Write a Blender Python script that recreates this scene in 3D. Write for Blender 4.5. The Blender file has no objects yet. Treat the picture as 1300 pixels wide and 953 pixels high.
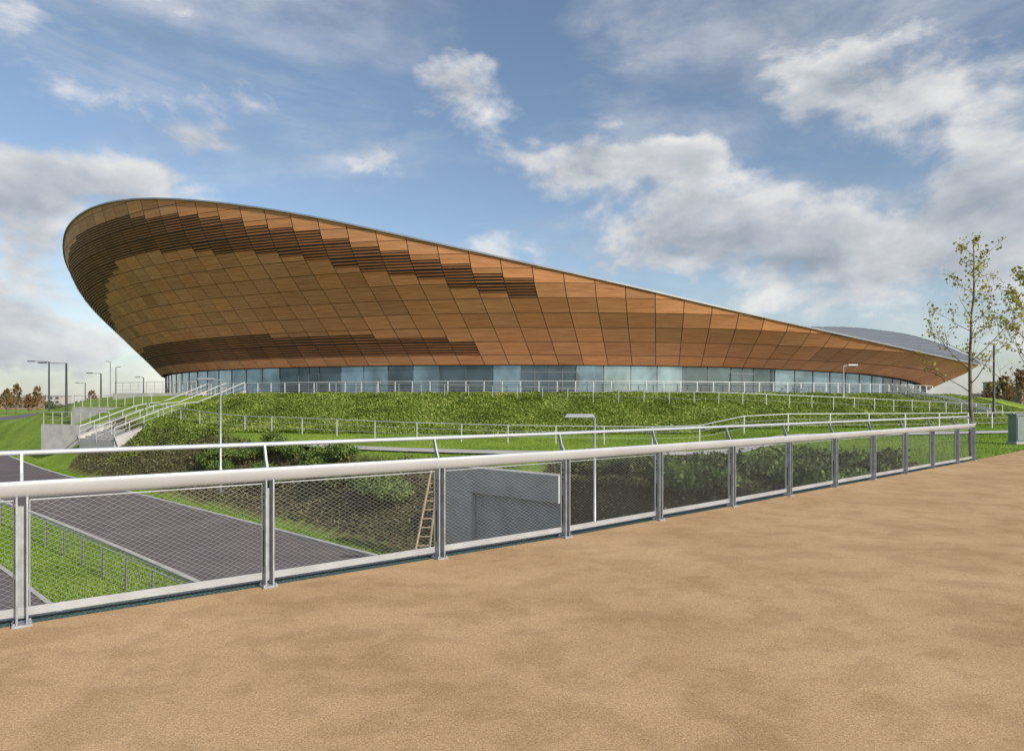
import bpy, math, random
import numpy as np
from mathutils import Vector
random.seed(4); rng=np.random.default_rng(7)
C=bpy.context.scene.collection
R=math.radians
F=867.0; HZ=512.0; EYE=1.7
org={}
# ------------------------------------------------------------------ materials
def nn(nt,t,**k):
    n=nt.nodes.new(t)
    for a,b in k.items(): setattr(n,a,b)
    return n
def mat(name,col,rough=.6,metal=0,var=.15,scale=4,bump=0,bscale=None,col2=None,detail=6,spec=None):
    m=bpy.data.materials.new(name); m.use_nodes=True; nt=m.node_tree; b=nt.nodes['Principled BSDF']
    b.inputs['Roughness'].default_value=rough; b.inputs['Metallic'].default_value=metal
    if spec is not None: b.inputs['Specular IOR Level'].default_value=spec
    tc=nn(nt,'ShaderNodeTexCoord'); no=nn(nt,'ShaderNodeTexNoise'); no.inputs['Scale'].default_value=scale; no.inputs['Detail'].default_value=detail
    nt.links.new(tc.outputs['Object'],no.inputs['Vector'])
    r=nn(nt,'ShaderNodeValToRGB'); r.color_ramp.elements[0].position=.32; r.color_ramp.elements[1].position=.68
    c1=[c*(1-var) for c in col]; c2=[min(1,c*(1+var)) for c in (col2 or col)]
    r.color_ramp.elements[0].color=(*c1,1); r.color_ramp.elements[1].color=(*c2,1)
    nt.links.new(no.outputs['Fac'],r.inputs['Fac']); nt.links.new(r.outputs['Color'],b.inputs['Base Color'])
    if bump:
        n2=nn(nt,'ShaderNodeTexNoise'); n2.inputs['Scale'].default_value=bscale or scale*4; n2.inputs['Detail'].default_value=4
        nt.links.new(tc.outputs['Object'],n2.inputs['Vector'])
        bp=nn(nt,'ShaderNodeBump'); bp.inputs['Strength'].default_value=bump; bp.inputs['Distance'].default_value=.05
        nt.links.new(n2.outputs['Fac'],bp.inputs['Height']); nt.links.new(bp.outputs['Normal'],b.inputs['Normal'])
    return m
def leafmat(name,ca,cb,cc=None,scale=.5):
    m=bpy.data.materials.new(name); m.use_nodes=True; nt=m.node_tree; b=nt.nodes['Principled BSDF']
    b.inputs['Roughness'].default_value=.6; b.inputs['Specular IOR Level'].default_value=.25
    g=nn(nt,'ShaderNodeNewGeometry'); tc=nn(nt,'ShaderNodeTexCoord'); no=nn(nt,'ShaderNodeTexNoise'); no.inputs['Scale'].default_value=scale; no.inputs['Detail'].default_value=4
    nt.links.new(tc.outputs['Object'],no.inputs['Vector'])
    a=nn(nt,'ShaderNodeMath',operation='MULTIPLY_ADD'); a.inputs[1].default_value=.45; nt.links.new(g.outputs['Random Per Island'],a.inputs[0])
    s=nn(nt,'ShaderNodeMath',operation='MULTIPLY_ADD'); s.inputs[1].default_value=1.5; s.inputs[2].default_value=-.5; nt.links.new(no.outputs['Fac'],s.inputs[0])
    nt.links.new(s.outputs[0],a.inputs[2])
    r=nn(nt,'ShaderNodeValToRGB'); e=r.color_ramp.elements; e[0].position=.1; e[0].color=(*ca,1); e[1].position=.9; e[1].color=(*(cc or cb),1)
    if cc: x=e.new(.55); x.color=(*cb,1)
    nt.links.new(a.outputs[0],r.inputs['Fac']); nt.links.new(r.outputs['Color'],b.inputs['Base Color'])
    tr=nn(nt,'ShaderNodeBsdfTranslucent'); nt.links.new(r.outputs['Color'],tr.inputs['Color'])
    mx=nn(nt,'ShaderNodeMixShader'); mx.inputs[0].default_value=.35; nt.links.new(b.outputs[0],mx.inputs[1]); nt.links.new(tr.outputs[0],mx.inputs[2])
    nt.links.new(mx.outputs[0],nt.nodes['Material Output'].inputs['Surface'])
    return m
M={}
M['steel']=mat('brushed_steel',(.44,.46,.48),.42,.45,.12,3,.05,60)
M['rail']=mat('satin_handrail',(.56,.585,.62),.36,.35,.06,2,.03,80)
M['post']=mat('post_steel',(.33,.345,.36),.5,.35,.18,9)
M['wire']=mat('wire_steel',(.34,.34,.33),.45,.5,.05,5)
M['darkhole']=mat('hole_shade',(.03,.03,.03),.7,0,.1,5)  # near-black colour standing in for the shade inside post holes and slots
M['grate']=mat('grating',(.045,.085,.075),.6,.2,.3,30,.3,90)
M['concrete']=mat('concrete',(.42,.41,.39),.85,0,.16,1.2,.15,14)
M['concdark']=mat('recess_concrete',(.36,.36,.35),.9,0,.18,1.0,.2,10)  # darker, rougher concrete tone for the recessed abutment panel
M['paving']=mat('pale_paving',(.47,.45,.42),.85,0,.12,.8,.05,10)
M['white']=mat('pale_steel',(.52,.53,.53),.45,.3,.06,3)
M['mull']=mat('mullion_metal',(.16,.17,.18),.4,.5,.1,3)
M['backing']=mat('timber_backing',(.17,.085,.048),.9,0,.2,2)
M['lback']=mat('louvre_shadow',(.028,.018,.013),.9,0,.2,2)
M['trim']=mat('zinc_trim',(.27,.28,.29),.5,.4,.1,.6)
M['black']=mat('black_paint',(.02,.02,.022),.45,.2,.1,4)
M['dgrey']=mat('dark_grey_paint',(.07,.075,.08),.45,.3,.1,4)
M['lampgrey']=mat('galvanised_pole',(.42,.43,.43),.45,.6,.08,4)
M['lens']=mat('lamp_lens',(.6,.62,.62),.25,0,.05,5)
M['wood']=mat('weathered_timber',(.33,.25,.17),.8,0,.2,6,.2,40)
M['bark']=mat('tree_bark',(.15,.125,.095),.9,0,.3,9,.5,40)
M['stem']=mat('shrub_stem',(.09,.065,.04),.9,0,.2,9)
M['cab']=mat('cabinet_paint',(.19,.24,.23),.5,.1,.08,3)
M['kerb']=mat('kerb_concrete',(.46,.44,.41),.85,0,.12,2,.1,20)
M['hseA']=mat('far_render',(.40,.38,.36),.8,0,.1,.3); M['hseB']=mat('far_brick',(.25,.16,.12),.85,0,.15,.5)
M['win']=mat('far_window',(.06,.08,.10),.15,.3,.1,1)
M['ivy']=leafmat('ivy_leaf',(.14,.185,.035),(.29,.38,.07),(.43,.48,.14),.35)
M['shrub']=leafmat('shrub_leaf',(.07,.115,.03),(.17,.25,.055),(.31,.36,.11),.8)
M['shrubd']=leafmat('dark_shrub_leaf',(.045,.065,.022),(.10,.13,.04),(.20,.22,.08),.8)
M['shrubb']=leafmat('undergrowth_leaf',(.09,.085,.04),(.16,.16,.07),(.25,.26,.11),.6)
M['grassb']=leafmat('grass_blade',(.13,.23,.025),(.21,.34,.035),(.30,.40,.07),.25)
M['autumn']=leafmat('autumn_leaf',(.20,.22,.04),(.36,.36,.07),(.45,.34,.09),1.5)
M['rust']=leafmat('rust_leaf',(.12,.08,.03),(.26,.16,.055),(.32,.23,.08),.5)
def deckmat():
    m=bpy.data.materials.new('resin_gravel'); m.use_nodes=True; nt=m.node_tree; b=nt.nodes['Principled BSDF']; b.inputs['Roughness'].default_value=.85
    b.inputs['Specular IOR Level'].default_value=.2
    tc=nn(nt,'ShaderNodeTexCoord')
    def noise(s,d,sc=(1,1,1),rg=.5,loc=(0,0,0),dist=0):
        mp=nn(nt,'ShaderNodeMapping'); mp.inputs['Scale'].default_value=sc; mp.inputs['Location'].default_value=loc; nt.links.new(tc.outputs['Object'],mp.inputs['Vector'])
        n=nn(nt,'ShaderNodeTexNoise'); n.inputs['Scale'].default_value=s; n.inputs['Detail'].default_value=d; n.inputs['Roughness'].default_value=rg; n.inputs['Distortion'].default_value=dist; nt.links.new(mp.outputs[0],n.inputs['Vector']); return n
    def ramp(n,p0,c0,p1,c1):
        r=nn(nt,'ShaderNodeValToRGB'); e=r.color_ramp.elements; e[0].position=p0; e[1].position=p1; e[0].color=(*c0,1); e[1].color=(*c1,1); nt.links.new(n,r.inputs['Fac']); return r
    big=ramp(noise(.6,4,(1,1.2,1),.55).outputs['Fac'],.36,(.455,.292,.150),.64,(.55,.368,.198))
    patch=ramp(noise(2.0,5,(1,1.15,1),.62,(4,3,0),.3).outputs['Fac'],.42,(.90,.885,.87),.52,(1.03,1.03,1.03))
    vor=nn(nt,'ShaderNodeTexVoronoi'); vor.inputs['Scale'].default_value=240; nt.links.new(tc.outputs['Object'],vor.inputs['Vector'])
    sp=nn(nt,'ShaderNodeSeparateColor'); nt.links.new(vor.outputs['Color'],sp.inputs[0])
    spk=ramp(sp.outputs[0],.0,(.64,.61,.58),1.0,(1.32,1.33,1.35))
    n3=ramp(noise(60,5,rg=.75).outputs['Fac'],.35,(.84,.83,.82),.65,(1.12,1.12,1.12))
    cur=big.outputs['Color']
    for o in (patch,spk,n3):
        mx=nn(nt,'ShaderNodeMix',data_type='RGBA',blend_type='MULTIPLY'); mx.inputs[0].default_value=1
        nt.links.new(cur,mx.inputs[6]); nt.links.new(o.outputs['Color'],mx.inputs[7]); cur=mx.outputs[2]
    nt.links.new(cur,b.inputs['Base Color'])
    bp=nn(nt,'ShaderNodeBump'); bp.inputs['Strength'].default_value=.2; bp.inputs['Distance'].default_value=.004
    nt.links.new(vor.outputs['Distance'],bp.inputs['Height']); nt.links.new(bp.outputs['Normal'],b.inputs['Normal'])
    return m
M['deck']=deckmat()
M['road']=mat('road_asphalt',(.13,.108,.112),.9,0,.18,.6,.3,60,detail=10)
def grassmat():
    m=bpy.data.materials.new('grass_ground'); m.use_nodes=True; nt=m.node_tree; b=nt.nodes['Principled BSDF']; b.inputs['Roughness'].default_value=.9; b.inputs['Specular IOR Level'].default_value=.1
    tc=nn(nt,'ShaderNodeTexCoord')
    def n_(s,d):
        n=nn(nt,'ShaderNodeTexNoise'); n.inputs['Scale'].default_value=s; n.inputs['Detail'].default_value=d; nt.links.new(tc.outputs['Object'],n.inputs['Vector']); return n.outputs['Fac']
    r=nn(nt,'ShaderNodeValToRGB'); e=r.color_ramp.elements; e[0].position=.35; e[0].color=(.16,.24,.035,1); e[1].position=.65; e[1].color=(.26,.36,.06,1); nt.links.new(n_(.3,8),r.inputs['Fac'])
    r2=nn(nt,'ShaderNodeValToRGB'); e=r2.color_ramp.elements; e[0].position=.3; e[0].color=(.6,.6,.6,1); e[1].position=.7; e[1].color=(1.25,1.25,1.1,1); nt.links.new(n_(9,6),r2.inputs['Fac'])
    mx=nn(nt,'ShaderNodeMix',data_type='RGBA',blend_type='MULTIPLY'); mx.inputs[0].default_value=1; nt.links.new(r.outputs[0],mx.inputs[6]); nt.links.new(r2.outputs[0],mx.inputs[7])
    at_=nn(nt,'ShaderNodeAttribute',attribute_name='bank')
    m2=nn(nt,'ShaderNodeMix',data_type='RGBA'); nt.links.new(at_.outputs['Fac'],m2.inputs[0]); nt.links.new(mx.outputs[2],m2.inputs[6]); m2.inputs[7].default_value=(.12,.10,.05,1)
    nt.links.new(m2.outputs[2],b.inputs['Base Color'])
    bp=nn(nt,'ShaderNodeBump'); bp.inputs['Strength'].default_value=.4; bp.inputs['Distance'].default_value=.06; nt.links.new(n_(12,5),bp.inputs['Height']); nt.links.new(bp.outputs['Normal'],b.inputs['Normal'])
    return m
M['grass']=grassmat()
def cedarmat(name,slat):
    m=bpy.data.materials.new(name); m.use_nodes=True; nt=m.node_tree; b=nt.nodes['Principled BSDF']; b.inputs['Roughness'].default_value=.6; b.inputs['Specular IOR Level'].default_value=.25
    uv=nn(nt,'ShaderNodeUVMap',uv_map='UVMap'); at_=nn(nt,'ShaderNodeAttribute',attribute_name='tone')
    mp=nn(nt,'ShaderNodeMapping'); mp.inputs['Scale'].default_value=(.3,5,1); nt.links.new(uv.outputs[0],mp.inputs['Vector'])
    n=nn(nt,'ShaderNodeTexNoise'); n.inputs['Scale'].default_value=1.2; n.inputs['Detail'].default_value=5; nt.links.new(mp.outputs[0],n.inputs['Vector'])
    r=nn(nt,'ShaderNodeValToRGB'); e=r.color_ramp.elements; e[0].position=.3; e[0].color=(.46,.20,.088,1); e[1].position=.72; e[1].color=(.68,.335,.16,1); nt.links.new(n.outputs['Fac'],r.inputs['Fac'])
    mx=nn(nt,'ShaderNodeMix',data_type='RGBA',blend_type='MULTIPLY'); mx.inputs[0].default_value=1; nt.links.new(r.outputs[0],mx.inputs[6]); nt.links.new(at_.outputs['Color'],mx.inputs[7])
    cur=mx.outputs[2]
    if slat:
        sp=nn(nt,'ShaderNodeSeparateXYZ'); nt.links.new(uv.outputs[0],sp.inputs[0])
        d=nn(nt,'ShaderNodeMath',operation='DIVIDE'); d.inputs[1].default_value=.13; nt.links.new(sp.outputs[1],d.inputs[0])
        f=nn(nt,'ShaderNodeMath',operation='FRACT'); nt.links.new(d.outputs[0],f.inputs[0])
        r3=nn(nt,'ShaderNodeValToRGB'); e=r3.color_ramp.elements; e[0].position=.12; e[0].color=(.76,.73,.71,1); e[1].position=.28; e[1].color=(1,1,1,1); nt.links.new(f.outputs[0],r3.inputs['Fac'])
        m3=nn(nt,'ShaderNodeMix',data_type='RGBA',blend_type='MULTIPLY'); m3.inputs[0].default_value=1; nt.links.new(cur,m3.inputs[6]); nt.links.new(r3.outputs[0],m3.inputs[7]); cur=m3.outputs[2]
    nt.links.new(cur,b.inputs['Base Color'])
    return m
M['cedar']=cedarmat('cedar_slats',True); M['cedarp']=cedarmat('cedar_plain',False)
M['glassA']=mat('facade_glass',(.19,.285,.36),.04,.75,.35,.45); M['glassB']=mat('facade_glass_dark',(.08,.12,.15),.04,.7,.3,.45); M['glassC']=mat('facade_glass_pale',(.27,.38,.45),.05,.75,.3,.45)
M['roof']=mat('zinc_roof',(.27,.285,.30),.4,.5,.1,.15)
# ------------------------------------------------------------------ mesh builder
class MB:
    def __init__(s): s.v=[]; s.f=[]; s.uv=[]; s.tone=[]
    def quad(s,a,b,c,d,uv=None,tone=None):
        i=len(s.v); s.v+= [tuple(a),tuple(b),tuple(c),tuple(d)]; s.f.append((i,i+1,i+2,i+3))
        s.uv+= uv or [(0,0),(1,0),(1,1),(0,1)]; s.tone+= [tone or (1,1,1)]*4
    def hexa(s,p):
        i=len(s.v); s.v+=[tuple(q) for q in p]
        for f in ((3,2,1,0),(4,5,6,7),(0,1,5,4),(1,2,6,5),(2,3,7,6),(3,0,4,7)): s.f.append(tuple(i+k for k in f))
    def box(s,c,sx,sy,sz,ax=(1,0,0),ay=None,az=(0,0,1)):
        c=Vector(c); ax=Vector(ax).normalized(); az=Vector(az).normalized(); ay=Vector(ay).normalized() if ay else az.cross(ax).normalized()
        P=[]
        for k in (-.5,.5):
            for (a,b) in ((-.5,-.5),(.5,-.5),(.5,.5),(-.5,.5)): P.append(c+ax*a*sx+ay*b*sy+az*k*sz)
        s.hexa(P)
    def bar(s,p,q,w,h,up=(0,0,1)):
        p=Vector(p);q=Vector(q);d=(q-p); L=d.length; d.normalize(); side=d.cross(Vector(up)).normalized(); u=side.cross(d)
        s.box((p+q)/2,L,w,h,d,side*-1,u)
    def tube(s,pts,rad,n=8,cap=True,prof=None):
        pts=[Vector(p) for p in pts]; base=len(s.v)
        for i,p in enumerate(pts):
            d=(pts[min(i+1,len(pts)-1)]-pts[max(i-1,0)]).normalized()
            up=Vector((0,0,1)) if abs(d.z)<.95 else Vector((1,0,0))
            a=d.cross(up).normalized(); b=a.cross(d).normalized(); r=rad[i] if hasattr(rad,'__len__') else rad
            for k in range(n):
                t=2*math.pi*k/n
                if prof: x,y=prof(t); s.v.append(tuple(p+a*x+b*y))
                else: s.v.append(tuple(p+a*r*math.cos(t)+b*r*math.sin(t)))
        for i in range(len(pts)-1):
            for k in range(n):
                k2=(k+1)%n; s.f.append((base+i*n+k,base+(i+1)*n+k,base+(i+1)*n+k2,base+i*n+k2))
        if cap:
            s.f.append(tuple(base+k for k in range(n))); e=base+(len(pts)-1)*n; s.f.append(tuple(e+k for k in reversed(range(n))))
    def build(s,name,m,parent=None,origin=None,smooth=False,uv=False):
        o0=org[parent.name] if parent else Vector(origin if origin is not None else (0,0,0))
        me=bpy.data.meshes.new(name); me.from_pydata([(x-o0.x,y-o0.y,z-o0.z) for x,y,z in s.v],[],s.f)
        if uv:
            l=me.uv_layers.new(name='UVMap'); l.data.foreach_set('uv',np.array(s.uv,dtype=np.float32).ravel())
            ca=me.color_attributes.new('tone','FLOAT_COLOR','CORNER'); t=np.ones((len(s.tone),4),dtype=np.float32); t[:,:3]=np.array(s.tone); ca.data.foreach_set('color',t.ravel())
        me.materials.append(m)
        if smooth: me.polygons.foreach_set('use_smooth',[True]*len(me.polygons))
        ob=bpy.data.objects.new(name,me); C.objects.link(ob)
        if parent: ob.parent=parent
        else: ob.location=o0
        org[ob.name]=o0
        return ob
def tag(o,label,cat,group=None,kind=None):
    if label: o['label']=label
    if cat: o['category']=cat
    if group: o['group']=group
    if kind: o['kind']=kind
    return o
def struct(o,label,cat,kind='structure'): return tag(o,label,cat,None,kind)
def empty(name,loc,label,cat,group=None):
    o=bpy.data.objects.new(name,None); C.objects.link(o); o.location=loc; o.empty_display_size=.2; org[o.name]=Vector(loc); return tag(o,label,cat,group)
def rawquads(name,q,m,parent,o0,k=4):
    n=len(q)//k; me=bpy.data.meshes.new(name); me.vertices.add(len(q)); me.vertices.foreach_set('co',q.astype(np.float32).ravel())
    me.loops.add(len(q)); me.loops.foreach_set('vertex_index',np.arange(len(q),dtype=np.int32)); me.polygons.add(n)
    me.polygons.foreach_set('loop_start',np.arange(0,len(q),k,dtype=np.int32)); me.polygons.foreach_set('loop_total',np.full(n,k,dtype=np.int32))
    me.update(calc_edges=True); me.materials.append(m)
    ob=bpy.data.objects.new(name,me); C.objects.link(ob)
    if parent: ob.parent=parent
    else: ob.location=Vector(o0)
    org[ob.name]=Vector(o0); return ob
def leaves(name,cen,size,m,parent=None,origin=(0,0,0),flat=.0,aspect=.75):
    n=len(cen); o0=np.array(org[parent.name] if parent else origin)
    nrm=rng.normal(size=(n,3)); nrm[:,2]=np.abs(nrm[:,2])+flat; nrm/=np.linalg.norm(nrm,axis=1)[:,None]
    t=rng.normal(size=(n,3)); t-= (t*nrm).sum(1)[:,None]*nrm; t/=np.linalg.norm(t,axis=1)[:,None]; b=np.cross(nrm,t)
    s=np.asarray(size).reshape(-1,1)*np.ones((n,1)); a=t*s*.5; c=b*s*.5*aspect
    q=np.stack([cen-a,cen-c,cen+a,cen+c],1).reshape(-1,3)-o0
    return rawquads(name,q,m,parent,o0)
def blades(name,base,h,w,m):
    n=len(base); ang=rng.uniform(0,2*math.pi,n); d=np.stack([np.cos(ang),np.sin(ang),np.zeros(n)],1)
    lean=rng.normal(size=(n,3))*.35; lean[:,2]=1; hh=(h*rng.uniform(.5,1.3,n))[:,None]
    q=np.stack([base-d*w/2,base+d*w/2,base+lean*hh],1).reshape(-1,3)
    return rawquads(name,q,m,None,(0,0,0),3)
# ------------------------------------------------------------------ arena ellipse
CE=np.array([7.4,119.9]); U=np.array([math.cos(R(35)),math.sin(R(35))]); V=np.array([-U[1],U[0]])
AB,BB=61.5,55.2; AR,BR=72.,60.
def basept(ph,e=0):
    c,s=math.cos(ph),math.sin(ph); n=np.array([c/AB,s/BB]); n/=np.linalg.norm(n)
    a,b=AB*c+n[0]*e,BB*s+n[1]*e; return CE+U*a+V*b
def rimpt(ph): return CE+U*AR*math.cos(ph)+V*BR*math.sin(ph)
def edist(X,Y):
    a=(X-CE[0])*U[0]+(Y-CE[1])*U[1]; b=(X-CE[0])*V[0]+(Y-CE[1])*V[1]
    f=np.sqrt((a/AB)**2+(b/BB)**2)+1e-6; g=np.sqrt((a/AB**2)**2+(b/BB**2)**2)/f+1e-6
    return (f-1)/g
rimpx=[80,84,90,110,140,185,250,320,400,500,600,700,800,900,1000,1100,1200,1244]
rimpy=[307,292,283,266,256,251,254,262,275,297,319,341,363,387,410,432,454,463]
deg=np.arange(-180,180,1.0); zz=np.zeros(360)
for i,d in enumerate(deg):
    if d<=-66:
        p=rimpt(R(d)); px=650+F*p[0]/p[1]; zz[i]=EYE+(HZ-np.interp(px,rimpx,rimpy))*p[1]/F
    else: zz[i]=np.interp(d,[-66,-50,-30,-15,0,30,60,90,120,150,180],[zz[114],9.5,15,18.1,19.8,18,12,7.2,8.5,15,20.2])
k=np.exp(-.5*(np.arange(-9,10)/2.5)**2); k/=k.sum()
zs=np.convolve(np.concatenate([zz[-9:],zz,zz[:9]]),k,'valid')
def zrim(ph):
    d=(math.degrees(ph)+180)%360; i=int(d)%360; f=d-int(d); return zs[i]*(1-f)+zs[(i+1)%360]*f
def zglass(ph):
    d=(math.degrees(ph)+180)%360-180; return float(np.interp(d,[-180,-110,-90,-80,-68,-50,0,180],[5.3,5.2,4.9,4.5,3.7,3.6,5.3,5.3]))
hx=np.linspace(0,1,41); hy=np.interp(hx,[0,.12,.32,.52,.69,.83,1.0],[0,.14,.38,.62,.82,.94,1.0])
for _ in range(12): hy[1:-1]=(hy[:-2]+2*hy[1:-1]+hy[2:])/4
def surf(ph,z,inset=0):
    zg=zglass(ph); h=(z-zg)/max(.5,zrim(ph)-zg); o=np.interp(h,hx,hy); p=basept(ph)*(1-o)+rimpt(ph)*o
    if inset:
        d=p-CE; p=p-d/np.linalg.norm(d)*inset
    return Vector((p[0],p[1],z))
ZT=2.5
ar=empty('arena_building',(CE[0],CE[1],ZT),'huge curved timber-clad arena with saddle-shaped roof and glazed ground floor','arena')
NC=164; rows=[0,.85]+[.85+1.12*i for i in range(1,16)]
panel=MB(); back=MB(); slat=MB(); lbk=MB()
for i in range(NC):
    p0=-math.pi+2*math.pi*i/NC; p1=-math.pi+2*math.pi*(i+1)/NC; pm=(p0+p1)/2; g=(p1-p0)*.013
    dg=math.degrees(pm); dgl=dg-360 if dg>150 else dg
    colt=random.uniform(.95,1.05)
    top=np.interp(dgl,[-200,-180,-165,-150,-135,-126],[9,8,5.0,4.1,3.3,2.7]); bot=np.interp(dgl,[-190,-165,-150,-126],[1.6,1.6,1.4,1.4])
    lend=np.interp(dgl,[-180,-160,-146,-132],[2.9,3.1,2.8,2.1])
    for r in range(len(rows)-1):
        def zc(ph,k): return min(zglass(ph)+rows[k],zrim(ph)-.06)
        a,b_,c,d=zc(p0,r),zc(p1,r),zc(p1,r+1),zc(p0,r+1)
        if (c-b_)+(d-a)<.12: continue
        gz=.02
        A,B,Cc,D=surf(p0+g,a+gz),surf(p1-g,b_+gz),surf(p1-g,max(c-gz,b_+gz+.01)),surf(p0+g,max(d-gz,a+gz+.01))
        louv=None
        def band(lo,hi):
            z0=rows[r]; z1=min(rows[r+1],zrim(pm)-zglass(pm)); f0=max(0,(lo-z0)/(z1-z0+1e-6)); f1=min(1,(hi-z0)/(z1-z0+1e-6))
            return (round(f0*3)/3,round(f1*3)/3) if f1-f0>.15 else None
        hrim=zrim(pm)-zglass(pm)
        if dgl<-125.5: louv=band(hrim-top,hrim-bot)
        if louv is None and dgl<-132: louv=band(.85,lend)
        if louv and louv[1]-louv[0]<.3: louv=None
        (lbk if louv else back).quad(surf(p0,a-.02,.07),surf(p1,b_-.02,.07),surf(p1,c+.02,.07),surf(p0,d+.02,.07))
        tn=colt*random.uniform(.88,1.10)*(random.uniform(.82,.9) if random.random()<.12 else 1); hue=random.uniform(-.05,.05)
        tone=(tn*(1+hue),tn,tn*(1-hue))
        w=(B-A).length; h=(D-A).length; v0=random.random()*40; u0=random.random()*40
        segs=[]
        if louv:
            if louv[0]>0: segs.append((0,louv[0],0))
            segs.append((louv[0],louv[1],1))
            if louv[1]<1: segs.append((louv[1],1,0))
        else: segs=[(0,1,0)]
        for (s0,s1,lv) in segs:
            if lv:
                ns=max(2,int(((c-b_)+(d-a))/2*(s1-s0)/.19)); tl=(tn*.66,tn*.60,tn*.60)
                for q in range(ns):
                    f0=s0+(s1-s0)*(q+.15)/ns; f1=s0+(s1-s0)*(q+.62)/ns
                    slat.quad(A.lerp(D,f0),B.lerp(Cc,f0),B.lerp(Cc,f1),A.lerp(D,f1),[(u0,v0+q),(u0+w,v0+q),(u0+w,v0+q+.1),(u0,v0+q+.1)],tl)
            else:
                panel.quad(A.lerp(D,s0),B.lerp(Cc,s0),B.lerp(Cc,s1),A.lerp(D,s1),[(u0,v0+h*s0),(u0+w,v0+h*s0),(u0+w,v0+h*s1),(u0,v0+h*s1)],tone)
back.build('wall_backing',M['backing'],ar)
lbk.build('louvre_backing',M['lback'],ar)
panel.build('timber_cladding',M['cedar'],ar,uv=True)
slat.build('louvre_panels',M['cedarp'],ar,uv=True)
rf=MB(); NR=14; NP=180
for i in range(NP):
    for j in range(NR):
        q=[]
        for (ii,jj) in ((i,j),(i+1,j),(i+1,j+1),(i,j+1)):
            ph=-math.pi+2*math.pi*ii/NP; r=1-jj/NR; rp=rimpt(ph); p=CE+(rp-CE)*r; z0=13.4
            q.append((p[0],p[1],z0+(zrim(ph)-z0)*r*r))
        rf.quad(*q)
rf.build('roof',M['roof'],ar,smooth=True)
sm=MB()
for i in range(0,NP,2):
    ph=-math.pi+2*math.pi*i/NP; pts=[]
    for j in range(10):
        r=1-j/12; rp=rimpt(ph); p=CE+(rp-CE)*r; pts.append((p[0],p[1],13.4+(zrim(ph)-13.4)*r*r+.05))
    sm.tube(pts,.07,4)
sm.build('roof_seams',M['trim'],ar)
rt=MB(); pts=[]
for i in range(241):
    ph=-math.pi+2*math.pi*i/240; p=rimpt(ph); pts.append((p[0],p[1],zrim(ph)))
for i in range(240):
    a,b=Vector(pts[i]),Vector(pts[i+1]); rt.bar(a,b,.26,.13)
rt.build('roof_edge_trim',M['trim'],ar)
npan=60; phs=[R(-186+ (150)*i/npan) for i in range(npan+1)]
for i in range(npan):
    a=basept(phs[i],-.5); b=basept(phs[i+1],-.5); zt0,zt1=zglass(phs[i])-.02,zglass(phs[i+1])-.02
    g=MB(); dx=Vector((b[0]-a[0],b[1]-a[1],0)).normalized()*.03; tl=random.uniform(-.02,.02)
    A=Vector((a[0],a[1],ZT+.05))+dx; B=Vector((b[0],b[1],ZT+.05))-dx
    g.quad(A,B,(B.x+tl,B.y+tl,zt1),(A.x+tl*.5,A.y,zt0))
    isdoor=i in(14,23,24,31)
    g.build('glass_door' if isdoor else 'glass_pane',M['glassB'] if (isdoor or i<3 or random.random()<.2) else (M['glassC'] if random.random()<.25 else M['glassA']),ar)
    m_=MB(); m_.box((a[0],a[1],(ZT+zt0)/2),.05,.12,zt0-ZT,(dx.x,dx.y,0)); m_.build('mullion',M['mull'],ar)
    if isdoor:
        m_=MB(); mid=(A+B)/2; m_.box((mid.x,mid.y,(ZT+zt0)/2),.08,.10,zt0-ZT,(dx.x,dx.y,0)); m_.bar((a[0],a[1],4.6),(b[0],b[1],4.6),.08,.08); m_.build('door_frame',M['mull'],ar)
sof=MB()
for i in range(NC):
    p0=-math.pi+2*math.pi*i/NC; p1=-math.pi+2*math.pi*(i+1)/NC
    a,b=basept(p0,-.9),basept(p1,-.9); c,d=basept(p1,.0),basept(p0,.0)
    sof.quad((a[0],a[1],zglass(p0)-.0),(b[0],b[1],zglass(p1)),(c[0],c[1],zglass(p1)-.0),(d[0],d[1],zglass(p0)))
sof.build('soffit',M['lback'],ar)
cw=MB()
for i in range(80):
    p0=R(-36+210*i/80); p1=R(-36+210*(i+1)/80); a,b=basept(p0,-.6),basept(p1,-.6)
    cw.quad((a[0],a[1],ZT-.5),(b[0],b[1],ZT-.5),(b[0],b[1],5.3),(a[0],a[1],5.3))
cw.build('rear_wall',M['concrete'],ar)
bb=MB()
for i in range(60):
    p0=R(-186+150*i/60); p1=R(-186+150*(i+1)/60); a,b=basept(p0,-.48),basept(p1,-.48); bb.bar((a[0],a[1],ZT+.02),(b[0],b[1],ZT+.02),.2,.12)
bb.build('glazing_sill',M['trim'],ar)
# ------------------------------------------------------------------ road line
RP=[(60,-39,-4.5),(25,-6,-4.5),(10,8.4,-4.5),(-8.3,25.6,-4.5),(-14.8,31.7,-4.45),(-25.7,41,-4.2),(-38.4,50.9,-3.7),(-50.7,62.4,-3.1),(-75,84,-2.6),(-120,122,-2.3),(-200,190,-2.2)]
rp=np.array(RP,float); sl=np.concatenate([[0],np.cumsum(np.linalg.norm(np.diff(rp[:,:2],axis=0),axis=1))])
ss=np.arange(0,sl[-1],1.0); rc=np.stack([np.interp(ss,sl,rp[:,i]) for i in range(3)],1)
kk=np.ones(9)/9
for _ in range(2):
    pad=np.concatenate([np.repeat(rc[:1],4,0),rc,np.repeat(rc[-1:],4,0)]); rc2=np.stack([np.convolve(pad[:,i],kk,'valid') for i in range(3)],1); rc2[:4]=rc[:4]; rc2[-4:]=rc[-4:]; rc=rc2
tg=np.gradient(rc[:,:2],axis=0); tg/=np.linalg.norm(tg,axis=1)[:,None]; nr=np.stack([tg[:,1],-tg[:,0]],1)
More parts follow.
